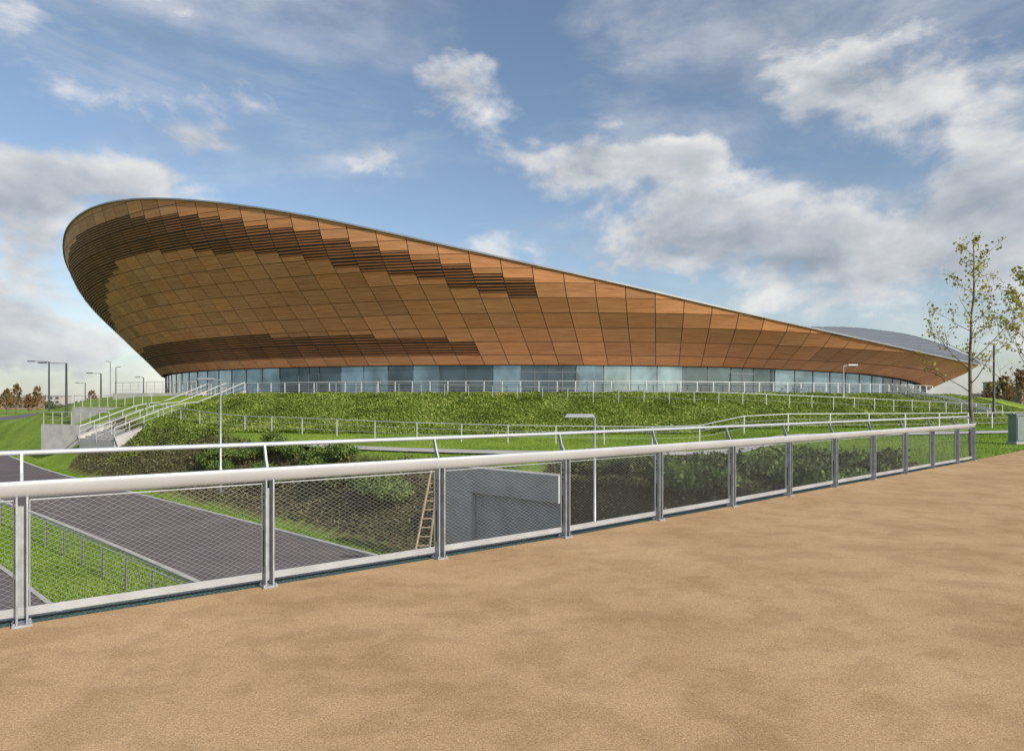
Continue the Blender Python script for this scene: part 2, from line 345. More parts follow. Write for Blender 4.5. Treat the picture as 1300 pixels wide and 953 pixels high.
def rpos(i,off,dz=0): return Vector((rc[i,0]+nr[i,0]*off,rc[i,1]+nr[i,1]*off,rc[i,2]+dz))
def jx(x): return int(np.argmin(np.abs(rc[:,0]-x)))
def roadoff(X,Y):
    sh=X.shape; x=X.ravel();y=Y.ravel(); o=np.empty(len(x)); z=np.empty(len(x))
    for s in range(0,len(x),20000):
        dx=x[s:s+20000,None]-rc[None,:,0]; dy=y[s:s+20000,None]-rc[None,:,1]; d2=dx*dx+dy*dy; j=d2.argmin(1); ii=np.arange(len(j))
        sg=np.sign(dx[ii,j]*nr[j,0]+dy[ii,j]*nr[j,1]); o[s:s+20000]=np.sqrt(d2[ii,j])*sg; z[s:s+20000]=rc[j,2]
    return o.reshape(sh),z.reshape(sh)
def sst(x): x=np.clip(x,0,1); return x*x*(3-2*x)
def level(X,Y):
    b=np.full(X.shape,-.95); b=b+(-1.5)*sst((-28-X)/18); b=b+.9*sst((X-10.5)/5)
    return b
def terrain(X,Y,full=False):
    e=edist(X,Y); b=level(X,Y)
    z=b+ (np.maximum(-.35-b,0)*sst((23-e)/6) + (ZT-.03-np.maximum(b,-.35))*sst((17-e)/11.5)) 
    o,zr=roadoff(X,Y)
    t=(X+2.4)*.728+(Y-26.2)*-.684
    far=np.where(t>0, zr-.08+np.maximum(0,o-4.9)*6, zr-.08+np.maximum(0,o-4.5)*.85)
    near=zr-.08+np.maximum(0,-o-12.6)*.7
    z2=np.minimum(z,np.where(o>0,far,near))
    bank=((z-z2>.25)&(o>4.5)&(X>-36)).astype(float)
    if full: return z2,bank,o,e
    return z2
def axis(lo,hi,st):
    a=list(np.arange(lo,hi+.01,st)); s=st
    while a[-1]<4500: s*=1.35; a.append(a[-1]+s)
    s=st
    while a[0]>-4500: s*=1.35; a.insert(0,a[0]-s)
    return np.array(a)
PO=[(-5.25,4.1),(-3.74,5.21),(-2.25,6.33),(-.777,7.48),(.696,8.66),(2.16,9.95),(3.65,11.25),(5.12,12.57),(6.60,13.9),(8.07,15.2),(9.53,16.5),(11.02,17.85),(12.55,19.2),(13.75,20.3)]
PO=[Vector((x,y,0)) for x,y in PO]
P0=PO[0]-(PO[1]-PO[0]).normalized()*12; edge=[P0]+PO+[PO[-1]+(PO[-1]-PO[-2]).normalized()*30]
EP=np.array([[p.x,p.y] for p in edge])
def edgeoff(x,y):
    best=np.full(x.shape,1e9); sg=np.ones(x.shape)
    for i in range(len(EP)-1):
        a,b=EP[i],EP[i+1]; d=b-a; L2=(d*d).sum(); t=np.clip(((x-a[0])*d[0]+(y-a[1])*d[1])/L2,0,1); qx=x-a[0]-t*d[0]; qy=y-a[1]-t*d[1]; dd=np.hypot(qx,qy)
        m_=dd<best; best=np.where(m_,dd,best); sg=np.where(m_,np.sign(qx*-d[1]+qy*d[0]),sg)
    return best*sg
def planted(x,y,o):   # rough planted strip beside the bridge
    eo=edgeoff(x,y); px=650+F*x/np.maximum(y,1)
    return (eo>.9)&(o>4.9)&(px>700)&(px<1165)&(y<29+1.6*np.sin(x*.9)-np.clip((px-950)/40,0,5))&(x<13.5)
gx=axis(-62,60,.7); gy=axis(8,90,.7); X,Y=np.meshgrid(gx,gy); Z,bank,O,E=terrain(X,Y,True)
bank=np.maximum(bank,planted(X,Y,O).astype(float))
nx,ny=len(gx),len(gy); co=np.stack([X,Y,Z],-1).reshape(-1,3)
idx=np.arange(nx*ny).reshape(ny,nx); fq=np.stack([idx[:-1,:-1],idx[:-1,1:],idx[1:,1:],idx[1:,:-1]],-1).reshape(-1,4)
me=bpy.data.meshes.new('ground'); me.vertices.add(len(co)); me.vertices.foreach_set('co',co.astype(np.float32).ravel()); me.loops.add(fq.size); me.loops.foreach_set('vertex_index',fq.astype(np.int32).ravel())
me.polygons.add(len(fq)); me.polygons.foreach_set('loop_start',np.arange(0,fq.size,4,dtype=np.int32)); me.polygons.foreach_set('loop_total',np.full(len(fq),4,dtype=np.int32)); me.update(calc_edges=True)
me.polygons.foreach_set('use_smooth',[True]*len(fq)); at_=me.attributes.new('bank','FLOAT','POINT'); at_.data.foreach_set('value',bank.ravel().astype(np.float32)); me.materials.append(M['grass'])
go=bpy.data.objects.new('ground',me); C.objects.link(go); struct(go,'grassy ground with road cutting and planted mound','ground')
def ribbon(name,o0,o1,dz,m,i0=0,i1=None,label='',cat='',depth=0):
    mb=MB(); i1=i1 or len(rc)-1
    for i in range(i0,i1):
        a,b,c,d=rpos(i,o0,dz),rpos(i+1,o0,dz),rpos(i+1,o1,dz),rpos(i,o1,dz)
        if depth:
            dn=Vector((0,0,-depth)); mb.quad(a,d,c,b); mb.quad(a,b,b+dn,a+dn); mb.quad(d,c,c+dn,d+dn)
        else: mb.quad(a,d,c,b)
    return struct(mb.build(name,m),label,cat)
ribbon('road',-3.2,3.2,0,M['road'],label='dark asphalt road curving in the cutting under the bridge',cat='road')
ribbon('road_kerb',3.2,3.4,.11,M['kerb'],label='pale kerb on the far side of the road',cat='kerb',depth=.3)
ribbon('road_kerb',-3.4,-3.2,.11,M['kerb'],label='pale kerb on the near side of the road',cat='kerb',depth=.3)
ribbon('footway',-11.5,-7.5,0,M['road'],0,150,'dark asphalt footway parallel to the road','path')
ribbon('footway_edging',-7.5,-7.35,.07,M['kerb'],0,150,'pale edging of the footway','kerb',.2)
fr=MB(); a=Vector((-84,98,0)); d=Vector((-.48,.877,0)); n=Vector((.877,.48,0))
for i in range(-6,60):
    s0,s1=(i*abs(i))*.35,((i+1)*abs(i+1))*.35
    P=[a+d*s0-n*8,a+d*s0+n*8,a+d*s1+n*8,a+d*s1-n*8]
    fr.quad(*[(p.x,p.y,-2.12) for p in P])
struct(fr.build('far_road',M['road']),'distant grey road running to the horizon at left','road')
def ringsheet(name,e0,e1,d0,d1,zf,m,n=120):
    mb=MB()
    for i in range(n):
        p0,p1=R(d0+(d1-d0)*i/n),R(d0+(d1-d0)*(i+1)/n); q=[basept(p0,e0),basept(p1,e0),basept(p1,e1),basept(p0,e1)]
        mb.quad(*[(a[0],a[1],zf(a)) for a in (q[0],q[3],q[2],q[1])][::-1])
    return mb.build(name,m)
struct(ringsheet('terrace',-1.0,5.2,-190,-36,lambda a:ZT+.02,M['paving']),'pale paved terrace around the glazed base of the arena','terrace')
tz=lambda a: float(terrain(np.array([a[0]]),np.array([a[1]]))[0])
def resample(pts,st):
    P=np.array([tuple(p) for p in pts]); s=np.concatenate([[0],np.cumsum(np.linalg.norm(np.diff(P,axis=0),axis=1))]); n=max(1,int(round(s[-1]/st))); t=np.linspace(0,s[-1],n+1)
    return [Vector([np.interp(x,s,P[:,j]) for j in range(3)]) for x in t]
def smoothline(xy,st,dz=0):
    P=resample([Vector((x,y,0)) for x,y in xy],st); A=np.array([tuple(p) for p in P])
    for _ in range(6):
        B=A.copy(); B[1:-1]=(A[:-2]+A[1:-1]*2+A[2:])/4; A=B
    return [Vector((x,y,tz((x,y))+dz)) for x,y,_ in A]
fpl=smoothline([(-13.5,42.6),(-8.5,39.4),(-3,36.6),(3,35.2),(10,35.2),(18,36.6),(30,40.5),(45,48)],1.5,.09)
mb=MB()
for i in range(len(fpl)-1):
    def nv(j):
        d=(fpl[min(j+1,len(fpl)-1)]-fpl[max(j-1,0)]).normalized(); return Vector((-d.y,d.x,0))*1.2
    a,b=fpl[i],fpl[i+1]; mb.quad(a-nv(i),b-nv(i+1),b+nv(i+1),a+nv(i))
struct(mb.build('foot_path',M['paving']),'pale footpath crossing the lawn before the mound','path')
# ------------------------------------------------------------------ bridge deck and railing
def nrm_at(i):
    d=(PO[min(i+1,len(PO)-1)]-PO[max(i-1,0)]).normalized(); return d,Vector((-d.y,d.x,0))
dk=MB(); out=[]
for i,p in enumerate(edge):
    d=(edge[min(i+1,len(edge)-1)]-edge[max(i-1,0)]).normalized(); out.append(p+Vector((-d.y,d.x,0))*.06)
inn=[p+Vector((.66,-.75,0))*26 for p in edge]
for i in range(len(edge)-1):
    a,b,c,e_=out[i],out[i+1],inn[i+1],inn[i]
    dn=Vector((0,0,-.55)); dk.quad(e_,c,b,a); dk.quad(a,b,b+dn,a+dn); dk.quad(e_+dn,a+dn,b+dn,c+dn)
struct(dk.build('bridge_deck',M['deck']),'tan resin gravel bridge deck','deck')
gr=MB()
for i in range(1,len(PO)):
    d,n=nrm_at(i); _,n0=nrm_at(i-1); a,b=PO[i-1]+n0*.06,PO[i]+n*.06; a2,b2=PO[i-1]+n0*.24,PO[i]+n*.24
    z=Vector((0,0,-.012))
    for kx in range(5):
        f=kx/4; gr.bar(a.lerp(a2,f)+z,b.lerp(b2,f)+z,.008,.03)
    L=(b-a).length; nb=int(L/.035)
    for q in range(nb):
        f=(q+.5)/nb; gr.bar(a.lerp(b,f)+z,a2.lerp(b2,f)+z,.008,.025)
tag(gr.build('drain_grating',M['grate'],origin=PO[1]),'narrow dark green grating strip along the foot of the bridge railing','grating')
fas=MB()
for i in range(1,len(PO)):
    d,n=nrm_at(i); _,n0=nrm_at(i-1); fas.bar(PO[i-1]+n0*.245+Vector((0,0,-.2)),PO[i]+n*.245+Vector((0,0,-.2)),.02,.42)
struct(fas.build('bridge_fascia',M['steel']),'steel fascia on the edge of the bridge','bridge')
rl=empty('bridge_railing',PO[1],'long steel bridge railing with broad satin handrail, raised tube rail and wire mesh','railing')
hp=[]; up=[]
for i,p in enumerate(PO):
    d,n=nrm_at(i); hp.append(p+Vector((0,0,1.045))); up.append(p+n*.15+Vector((0,0,1.315)))
ca,sa=math.cos(R(62)),math.sin(R(62))
def prof(t):
    x,y=.074*math.cos(t),.028*math.sin(t); return (x*ca-y*sa,x*sa+y*ca)
hr=MB(); hr.tube(hp,1,20,True,prof); hr.build('handrail',M['rail'],rl,smooth=True)
ur=MB(); ur.tube(up,.021,12); ur.build('upper_rail',M['rail'],rl,smooth=True)
for i,p in enumerate(PO):
    d,n=nrm_at(i); mb=MB()
    for s in (-1,1):
        c=p+d*s*.033+n*.03; mb.box(c+Vector((0,0,.5)),.013,.105,.98,d,n)
    mb.box(p+n*.055+Vector((0,0,.48)),.053,.014,.86,d,n)
    mb.box(p+n*.03+Vector((0,0,.010)),.13,.15,.018,d,n)
    po=mb.build('post',M['post'],rl)
    if i<9:
        for z in (.86,.80,.74):
            bl=MB(); c=p-d*.040+n*.03+Vector((0,0,z)); bl.tube([c,c-d*.003],.011,10); bl.build('fixing_hole',M['darkhole'],po)
        bl=MB(); bl.box(p-d*.040+n*.035+Vector((0,0,.36)),.004,.016,.34,d,n); bl.build('slot',M['darkhole'],po)
        for sx in(-.052,.052):
            for sy in (-.03,.08):
                bt=MB(); c=p+d*sx+n*sy+Vector((0,0,.018)); bt.tube([c,c+Vector((0,0,.015))],.009,6); bt.build('bolt',M['steel'],po)
    am=MB(); A=p+n*.03+Vector((0,0,1.0)); B=up[i]
    am.bar(A,A.lerp(B,.5)+n*.012,.02,.055,n); am.bar(A.lerp(B,.45)+n*.01,B,.018,.04,n); am.build('rail_bracket',M['post'],rl)
W,Hh=.072,.040; ztop=.955; zbot=.135
for i in range(len(PO)-1):
    d0,n0=nrm_at(i); d1,n1=nrm_at(i+1); a=PO[i]+n0*.05+d0*.05; b=PO[i+1]+n1*.05-d1*.05; L=(b-a).length
    ni=int(round(L/(W/2))); nj=int(round((ztop-zbot)/(Hh/2)));  ni+=ni%2; nj+=nj%2
    ed=[]
    def nd(ii,jj):
        sag=.012*math.sin(math.pi*ii/ni)*math.sin(math.pi*jj/nj); q=a.lerp(b,ii/ni); return (q.x+n0.x*sag,q.y+n0.y*sag,zbot+(ztop-zbot)*jj/nj)
    for ii in range(ni):
        for jj in range(nj):
            if (ii+jj)%2==0: ed.append((nd(ii,jj),nd(ii+1,jj+1)))
            else: ed.append((nd(ii,jj+1),nd(ii+1,jj)))
    E0=np.array(ed); p0=E0[:,0]; p1=E0[:,1]; dv=p1-p0; dv/=np.linalg.norm(dv,axis=1)[:,None]
    nn_=np.array([n0.x,n0.y,0]); s_=np.cross(dv,nn_); r=.0009
    offs=[nn_*r, -.5*nn_*r+.866*s_*r, -.5*nn_*r-.866*s_*r]
    q=[]
    for u_,v_ in ((0,1),(1,2),(2,0)): q.append(np.stack([p0+offs[u_],p0+offs[v_],p1+offs[v_],p1+offs[u_]],1))
    q=np.concatenate(q).reshape(-1,3)-np.array(org[rl.name]); rawquads('mesh_panel',q,M['wire'],rl,org[rl.name])
    bm_=MB(); bm_.bar(PO[i]+n0*.05+Vector((0,0,.10)),PO[i+1]+n1*.05+Vector((0,0,.10)),.012,.065)
    bm_.tube([a+Vector((0,0,ztop)),b+Vector((0,0,ztop))],.006,6)
    for t in (a,b): bm_.tube([t+Vector((0,0,zbot)),t+Vector((0,0,ztop))],.005,6)
    bm_.build('bottom_rail',M['steel'],rl)
# ------------------------------------------------------------------ other railings
def railing(name,pts,h,sp,label,m,rails=(1.0,),pr=.03,rr=.03,cat='railing',group=None,mids=()):
    P=resample(pts,sp); e=empty(name,P[0],label,cat,group)
    rm=MB(); rm.tube([p+Vector((0,0,h)) for p in P],rr,6); rm.build('top_rail',m,e,smooth=True)
    for f in mids:
        mm=MB(); mm.tube([p+Vector((0,0,h*f)) for p in P],rr*.35,4); mm.build('lower_rail',m,e)
    pm=MB(); p=P[0]; pm.box(p+Vector((0,0,h/2-.1)),pr*2,pr*1.2,h+.2); first=pm.build('post',m,e)
    for q in P[1:]:
        c=first.copy(); C.objects.link(c); c.parent=e; c.location=q-P[0]
    return e
def epath(d0,d1,e0,e1,n=60):
    out=[]
    for i in range(n+1):
        f=i/n; a=basept(R(d0+(d1-d0)*f),e0+(e1-e0)*f); out.append(Vector((a[0],a[1],max(tz(a),-3))))
    return out
railing('terrace_railing',epath(-163,-86,4.6,4.6),1.12,1.55,'pale steel railing along the edge of the terrace in front of the glazing',M['white'],mids=(.2,.4,.6,.8),pr=.045,rr=.035)
railing('ramp_railing',epath(-146,-92,6.2,13.5),1.05,2.0,'grey railing slanting down across the ivy mound towards the right',M['lampgrey'],mids=(.5,),pr=.03,rr=.03)
pl=smoothline([(-31,58),(-22,51),(-15,46.5),(-8,43.5),(0,41.8),(10,41.5),(20,43),(30,46),(39,51)],1.2)
railing('path_railing',pl,1.1,2.9,'low pale railing along the lawn at the foot of the mound',M['white'],mids=(.35,.68),pr=.035,rr=.03)
def stairs(foot,top,width,label,nst=20):
    foot=Vector(foot);top=Vector(top); e=empty('staircase',foot,label,'stairs','outdoor stairs up to the terrace')
    d=Vector((top.x-foot.x,top.y-foot.y,0)); L=d.length; d.normalize(); s=Vector((-d.y,d.x,0)); rise=(top.z-foot.z)/nst
    mb=MB(); pos=0; run=L/(nst+3); z=foot.z
    for i in range(nst):
        if i==nst//2: mb.box(foot+d*(pos+run*1.5)+Vector((0,0,(z-foot.z)-.6)),run*3,width,1.2,d); pos+=run*3
        z+=rise; mb.box(foot+d*(pos+run*.5)+Vector((0,0,(z-foot.z)-.6)),run*1.02,width,1.2,d); pos+=run
    mb.build('steps',M['paving'],e)
    for sg in (-1,0,1):
        if sg==0 and width<2.5: continue
        rm=MB(); o=s*sg*width*.5; pr=[]
        for i in range(11):
            f=i/10; zf=foot.z+(top.z-foot.z)*(min(f*1.0,.45)/.45*.5 if f<.45 else (.5 if f<.58 else .5+.5*(f-.58)/.42)); pr.append(Vector((foot.x+d.x*L*f,foot.y+d.y*L*f,zf))+o)
        rm.tube([p+Vector((0,0,1.15)) for p in pr],.05,6); rm.tube([p+Vector((0,0,.75)) for p in pr],.022,5); rm.tube([p+Vector((0,0,.4)) for p in pr],.022,5)
        for p in pr: rm.box(p+Vector((0,0,.5)),.06,.06,1.25)
        rm.build('handrail',M['white'],e)
    for sg in (-1,1):
        sd=MB(); o=s*sg*(width*.5+.16); sd.bar(foot+o+Vector((0,0,.0)),top+o+Vector((0,0,-.0)),.26,.8); sd.build('side_wall',M['concrete'],e)
    return e
stairs((-33.6,55.2,-1.35),(-27.2,65.0,2.5),5.6,'wide concrete stairs with white handrails at the left end of the mound',22)
stairs((42.5,60.5,-.05),(37.0,66.6,2.5),2.6,'narrow pale stairs at the right end of the mound',14)
rw=empty('retaining_wall',(-38,64,-1.2),'stepped grey concrete retaining wall behind the left stairs','wall')
WT=[((-41.5,60.5),(-34.5,58.5),-2.7,-.15),((-42.0,65.5),(-33,62.5),-1.9,1.35),((-41,70.5),(-31.0,67.0),-.5,2.75)]
for nm,((x0,y0),(x1,y1),z0,z1) in zip(('lower_tier','middle_tier','top_tier'),WT):
    mb=MB(); mb.bar((x0,y0,(z0+z1)/2),(x1,y1,(z0+z1)/2),.5,z1-z0); mb.build(nm,M['concrete'],rw)
for ((x0,y0),(x1,y1),z0,z1),nm in zip(WT,('lowest','middle','top')):
    railing('wall_railing',[Vector((x0,y0,z1)),Vector((x1,y1,z1))],1.1,1.1,'white railing on the %s tier of the concrete retaining wall'%nm,M['white'],mids=(.33,.66))
ab=empty('concrete_abutment',(-2.4,26.2,-4.5),'grey concrete abutment wall with shallow recess seen through the railing mesh','abutment')
dA=Vector((.728,-.684,0)); nA=Vector((.684,.728,0)); A0=Vector((-2.4,26.2,0))
mb=MB(); mb.bar(A0+Vector((0,0,-1.1)),A0+dA*5.6+Vector((0,0,-1.1)),.5,.9); mb.build('top_beam',M['concrete'],ab)
mb=MB(); mb.bar(A0+Vector((0,0,-3.13)),A0+dA*1.5+Vector((0,0,-3.13)),.48,3.14); mb.build('pier',M['concrete'],ab)
mb=MB(); mb.bar(A0+nA*.02+dA*1.52+Vector((0,0,-3.13)),A0+nA*.02+dA*5.58+Vector((0,0,-3.13)),.15,3.14); mb.build('recessed_panel',M['concdark'],ab)
ld=empty('ladder',(-3.3,26.0,-4.0),'narrow timber ladder leaning beside the concrete abutment','ladder')
b0=Vector((-3.45,25.9,-4.2)); t0=Vector((-3.0,26.6,-.9)); sd=Vector((.9,.2,0))*.2
for s in(-1,1):
    mb=MB(); mb.bar(b0+sd*s*1.5,t0+sd*s*.8,.05,.08); mb.build('side_rail',M['wood'],ld)
for q in range(10):
    f=(q+.5)/10; c=b0.lerp(t0,f); w=1.5-.7*f; mb=MB(); mb.tube([c-sd*w,c+sd*w],.025,6); mb.build('rung',M['wood'],ld)
fp=[rpos(i,-5.2,0) for i in range(50,150,2)]
railing('verge_fence',fp,1.05,2.4,'low post and wire fence on the grass verge beside the road',M['lampgrey'],mids=(.2,.4,.6,.8),pr=.035,rr=.018,cat='fence')
# ------------------------------------------------------------------ lamps
def lamp(px,pytop,Y,zb,arm,label,m,r=.07):
    x=(px-650)/F*Y; zt=EYE-(pytop-HZ)/F*Y
    e=empty('street_lamp',(x,Y,zb),label,'street lamp')
    mb=MB(); mb.tube([(x,Y,zb-.2),(x,Y,zb+1.2),(x,Y,zb+1.25),(x,Y,zt)],[r*1.5,r*1.4,r,r*.65],10); mb.build('pole',m,e,smooth=True)
    am=Vector((arm,0,0)); mb=MB(); mb.bar((x,Y,zt-.02),Vector((x,Y,zt+.04))+am*.6,.05,.06); mb.build('arm',m,e)
    hd=MB(); c=Vector((x,Y,zt+.05))+am*.8
    hd.hexa([c+Vector(v) for v in ((-.45,-.14,-.04),(.45,-.14,-.04),(.45,.14,-.04),(-.45,.14,-.04),(-.38,-.09,.06),(.38,-.09,.06),(.38,.09,.06),(-.38,.09,.06))]); h=hd.build('lamp_head',m,e)
    ln=MB(); ln.box(c+Vector((0,0,-.05)),.6,.2,.02); ln.build('lens',M['lens'],h)
    return e
lamp(280,482,37,-3.0,-1.0,'slim pale lamp post standing on the bank left of centre',M['lampgrey'],.06)
lamp(755,530,20,-4.5,-.55,'short pale lamp post behind the railing mesh near the abutment',M['lampgrey'],.05)
lamp(84,461,69,-2.6,-3.0,'dark lamp post with long arm, nearer of the two tall ones at left',M['dgrey'],.14)
lamp(62,459,80,-2.5,-2.6,'dark lamp post with long arm, farther left beside the road',M['dgrey'],.12)
lamp(128,474,95,-2.4,-2.0,'dark lamp post left of the arena, right of the long-armed pair',M['dgrey'],.12)
lamp(140,459,130,-2.4,-.6,'tall thin lamp mast close to the left flank of the arena',M['lampgrey'],.13)
lamp(147,466,160,-2.4,.8,'tall distant lamp mast nearest the left flank of the arena',M['dgrey'],.13)
lamp(108,486,140,-2.4,-2.0,'small distant lamp post left of the retaining wall',M['dgrey'],.12)
lamp(182,479,110,-2.4,-1.2,'distant pale lamp post above the retaining wall',M['lampgrey'],.10)
lamp(1071,464,60,-.3,1.0,'pale lamp post in front of the right part of the glazing',M['lampgrey'],.08)
lamp(1262,437,60,0,-.5,'tall dark lamp post between the two young trees',M['dgrey'],.11)
# ------------------------------------------------------------------ trees
def tree(x,y,zb,h,label,m,nleaf,seed,spread=.32,lsize=.09,r0=.07,group=None,first=.25,name='young_tree'):
    rd=random.Random(seed); e=empty(name,(x,y,zb),label,'tree',group); mb=MB(); tips=[]
    def br(p,d,L,r,dep):
        pts=[p]; q=p.copy(); dd=d.copy(); n=5
        for i in range(n):
            dd=(dd+Vector((rd.gauss(0,.09),rd.gauss(0,.09),rd.gauss(0,.04)+.05))).normalized(); q=q+dd*L/n; pts.append(q.copy())
            if dep>=1: tips.append(q.copy())
        mb.tube(pts,[max(.003,r*(1-.75*i/n)) for i in range(n+1)],6 if dep<2 else 4,False)
        if dep<3:
            for k_ in range(3 if dep<2 else 2):
                f=rd.uniform(.3,1); i=min(n-1,int(f*n)); pp=pts[i].lerp(pts[i+1],f*n-i); a=rd.uniform(0,6.28)
                nd=(dd*.9+Vector((math.cos(a),math.sin(a),rd.uniform(-.1,.4)))*.8).normalized(); br(pp,nd,L*rd.uniform(.4,.6),r*.42,dep+1)
    base=Vector((x,y,zb)); pts=[base+Vector((0,0,-.1))]; off=Vector((0,0,0)); n=12
    for i in range(1,n+1): off+=Vector((rd.gauss(0,.03),rd.gauss(0,.03),0)); pts.append(base+off+Vector((0,0,h*i/n)))
    mb.tube(pts,[r0*(1-.88*i/n)+.004 for i in range(n+1)],8)
    nb=int(h*3.2)
    for i in range(nb):
        f=first+(1-first)*(i+.5)/nb; j=min(n-1,int(f*n)); p=pts[j].lerp(pts[j+1],f*n-j); a=i*2.4+rd.uniform(-.4,.4)
        L=h*spread*(1-.75*(f-first)/(1-first))*rd.uniform(.7,1.15); br(p,Vector((math.cos(a),math.sin(a),rd.uniform(.45,.9))).normalized(),L,r0*.3*(1-.6*f),1)
    mb.build('trunk',M['bark'],e,smooth=True)
    T=np.array([tuple(t) for t in tips]); cl=rng.random(len(T))**2; ii=rng.choice(len(T),nleaf,p=cl/cl.sum())
    cen=T[ii]+rng.normal(size=(nleaf,3))*h*.013; leaves('crown',cen,lsize*rng.uniform(.6,1.3,nleaf),m,e)
    return e
tree(14.55,21.6,0,6.75,'slender young tree with sparse yellowing leaves at the end of the bridge railing',M['autumn'],950,11,.27,.10,.07)
tree(17.35,23.0,0,6.0,'young tree half cut off at the right edge of the photo, sparse autumn leaves',M['autumn'],1700,5,.38,.11,.07)
def farx(px,Y): return (px-650)/F*Y
for i,(px,Y,h) in enumerate([(8,260,9),(20,280,11),(36,250,7),(47,270,10),(116,300,9),(-8,240,8)]):
    tree(farx(px,Y),Y,-2.4,h,['small bare rusty tree on the left horizon','rounded brown tree on the left horizon','thin ochre tree on the far left skyline'][i%3]+[' at the photo edge',' tallest of its row',' lowest of its row',' right of its row',' standing apart near the arena',' cut by the frame'][i],M['rust'],1400,20+i,.38,.55,.2,'distant trees on the left horizon',.12,'distant_tree')
for i,(px,Y,h) in enumerate([(1256,190,7),(1276,170,8),(1296,180,10)]):
    tree(farx(px,Y),Y,-.1,h,['low autumn tree just right of the arena tip','bushy autumn tree in front of the far flats','tall autumn tree at the right edge beyond the cabinet'][i],M['rust'],1500,40+i,.40,.5,.2,'distant trees at the right',.12,'distant_tree')
def wood(name,x0,x1,Y,zb,h,n,label,m):
    cx=rng.uniform(x0,x1,n); top=h*(.55+.25*np.sin(cx*.06)+.2*np.sin(cx*.19+1)+rng.normal(size=n)*.04); cz=zb+rng.random(n)**.7*top; cy=Y+rng.normal(size=n)*6
    o=leaves(name,np.stack([cx,cy,cz],1),rng.uniform(1.2,2.6,n),m); struct(o,label,'woodland','stuff')
wood('far_woodland',-760,-290,520,-2.4,9,9000,'dark woodland strip along the left horizon',M['shrubd'])
wood('far_woodland',280,560,420,-.2,9,8000,'dark woodland strip along the right horizon',M['shrubd'])
def block(px,Y,w,d,h,zb,m,label,nx_,nz_):
    x=farx(px,Y); e=empty('apartment_block',(x,Y,zb),label,'building'); mb=MB(); mb.box((x,Y,zb+h/2),w,d,h); mb.build('wall',m,e)
    mb=MB(); mb.box((x,Y,zb+h+.2),w+.6,d+.6,.4); mb.build('roof',M['trim'],e)
    for i in range(nx_):
        for j in range(nz_):
            mb=MB(); mb.box((x-w/2+w*(i+.5)/nx_,Y-d/2-.02,zb+h*(j+.55)/nz_),w/nx_*.5,.1,h/nz_*.5); mb.build('window',M['win'],e)
block(1280,330,16,12,12,-.2,M['hseA'],'pale distant block of flats at the right edge',5,4)
block(1302,300,12,12,9,-.2,M['hseB'],'brick distant block cut off by the right edge',4,3)
block(1258,380,14,12,7,-.2,M['hseA'],'low pale distant building just right of the arena tip',5,2)
block(12,480,40,14,8,-2.4,M['hseB'],'long low distant building on the left horizon',8,2)
block(60,560,30,14,10,-2.4,M['hseA'],'pale distant building behind the left lamp posts',6,3)
cb=empty('utility_cabinet',(21.9,29.2,0),'grey green utility cabinet on the grass at the right edge','cabinet')
x,y=21.95,29.2; mb=MB(); mb.box((x,y,.62),1.1,.5,1.15); mb.build('body',M['cab'],cb); mb=MB(); mb.box((x,y,1.23),1.2,.6,.07); mb.build('lid',M['cab'],cb)
for s in(-1,1):
    mb=MB(); mb.box((x+s*.27,y-.262,.62),.5,.02,1.0); dd=mb.build('door',M['cab'],cb); mb=MB(); mb.box((x+s*.06,y-.285,.65),.03,.03,.14); mb.build('handle',M['black'],dd)
mb=MB(); mb.box((x,y,.02),1.2,.6,.1); mb.build('plinth',M['concrete'],cb)
# ------------------------------------------------------------------ ground cover
def ringpts(n,d0,d1,e0,e1):
    ph=np.radians(rng.uniform(d0,d1,n)); e=rng.uniform(e0,e1,n); c,s=np.cos(ph),np.sin(ph); nv=np.stack([c/AB,s/BB],1); nv/=np.linalg.norm(nv,axis=1)[:,None]
    a=AB*c+nv[:,0]*e; b=BB*s+nv[:,1]*e; return CE[0]+U[0]*a+V[0]*b, CE[1]+U[1]*a+V[1]*b
x,y=ringpts(260000,-172,-84,5.3,17.4)
dS=np.array([6.4,9.8]); dS=dS/np.linalg.norm(dS); sd_=(x+33.6)*dS[1]-(y-55.2)*dS[0]; k1=~((np.abs(sd_)<3.2)&(y<67)); k1&= sd_>-2
x=x[k1];y=y[k1]; z=terrain(x,y); hump=.13*(np.sin(x*2.3+np.sin(y*1.7))*np.sin(y*2.6+x*.5)+1)*.5+.05*np.sin(x*.5)**2
z=z+rng.random(len(x))**.6*(hump+.09)
struct(leaves('ivy_cover',np.stack([x,y,z],1),rng.uniform(.10,.22,len(x)),M['ivy'],flat=.9),'dense bright green ivy covering the mound below the terrace','ground cover','stuff')
x,y=ringpts(90000,-176,-95,17.2,32); z,bk,o_,e_=terrain(x,y,True); kp=(bk<.5)&(o_>5)&~planted(x,y,o_)
fa=np.array([tuple(p)[:2] for p in fpl]); dm=np.full(len(x),9.)
for q in fa: dm=np.minimum(dm,np.hypot(x-q[0],y-q[1]))
kp&=dm>1.4
struct(blades('lawn_grass',np.stack([x,y,z-.01],1)[kp],.08,.05,M['grassb']),'short mown lawn between the footpath and the mound','grass','stuff')
n=110000; ii=rng.integers(45,150,n); f=rng.random(n); off=np.where(rng.random(n)<.72,rng.uniform(-7.3,-3.45,n),rng.uniform(3.45,4.9,n)); jj=ii+1
px_=rc[ii]*(1-f)[:,None]+rc[jj]*f[:,None]; nx_=nr[ii]; B_=np.stack([px_[:,0]+nx_[:,0]*off,px_[:,1]+nx_[:,1]*off,px_[:,2]-.07],1)
struct(blades('verge_grass',B_,.15,.035,M['grassb']),'bright green grass on the verges of the road','grass','stuff')
n=60000; x=rng.uniform(9.5,34,n); y=rng.uniform(17,42,n); kp=edgeoff(x,y)>.12; x=x[kp];y=y[kp]; z=terrain(x,y)
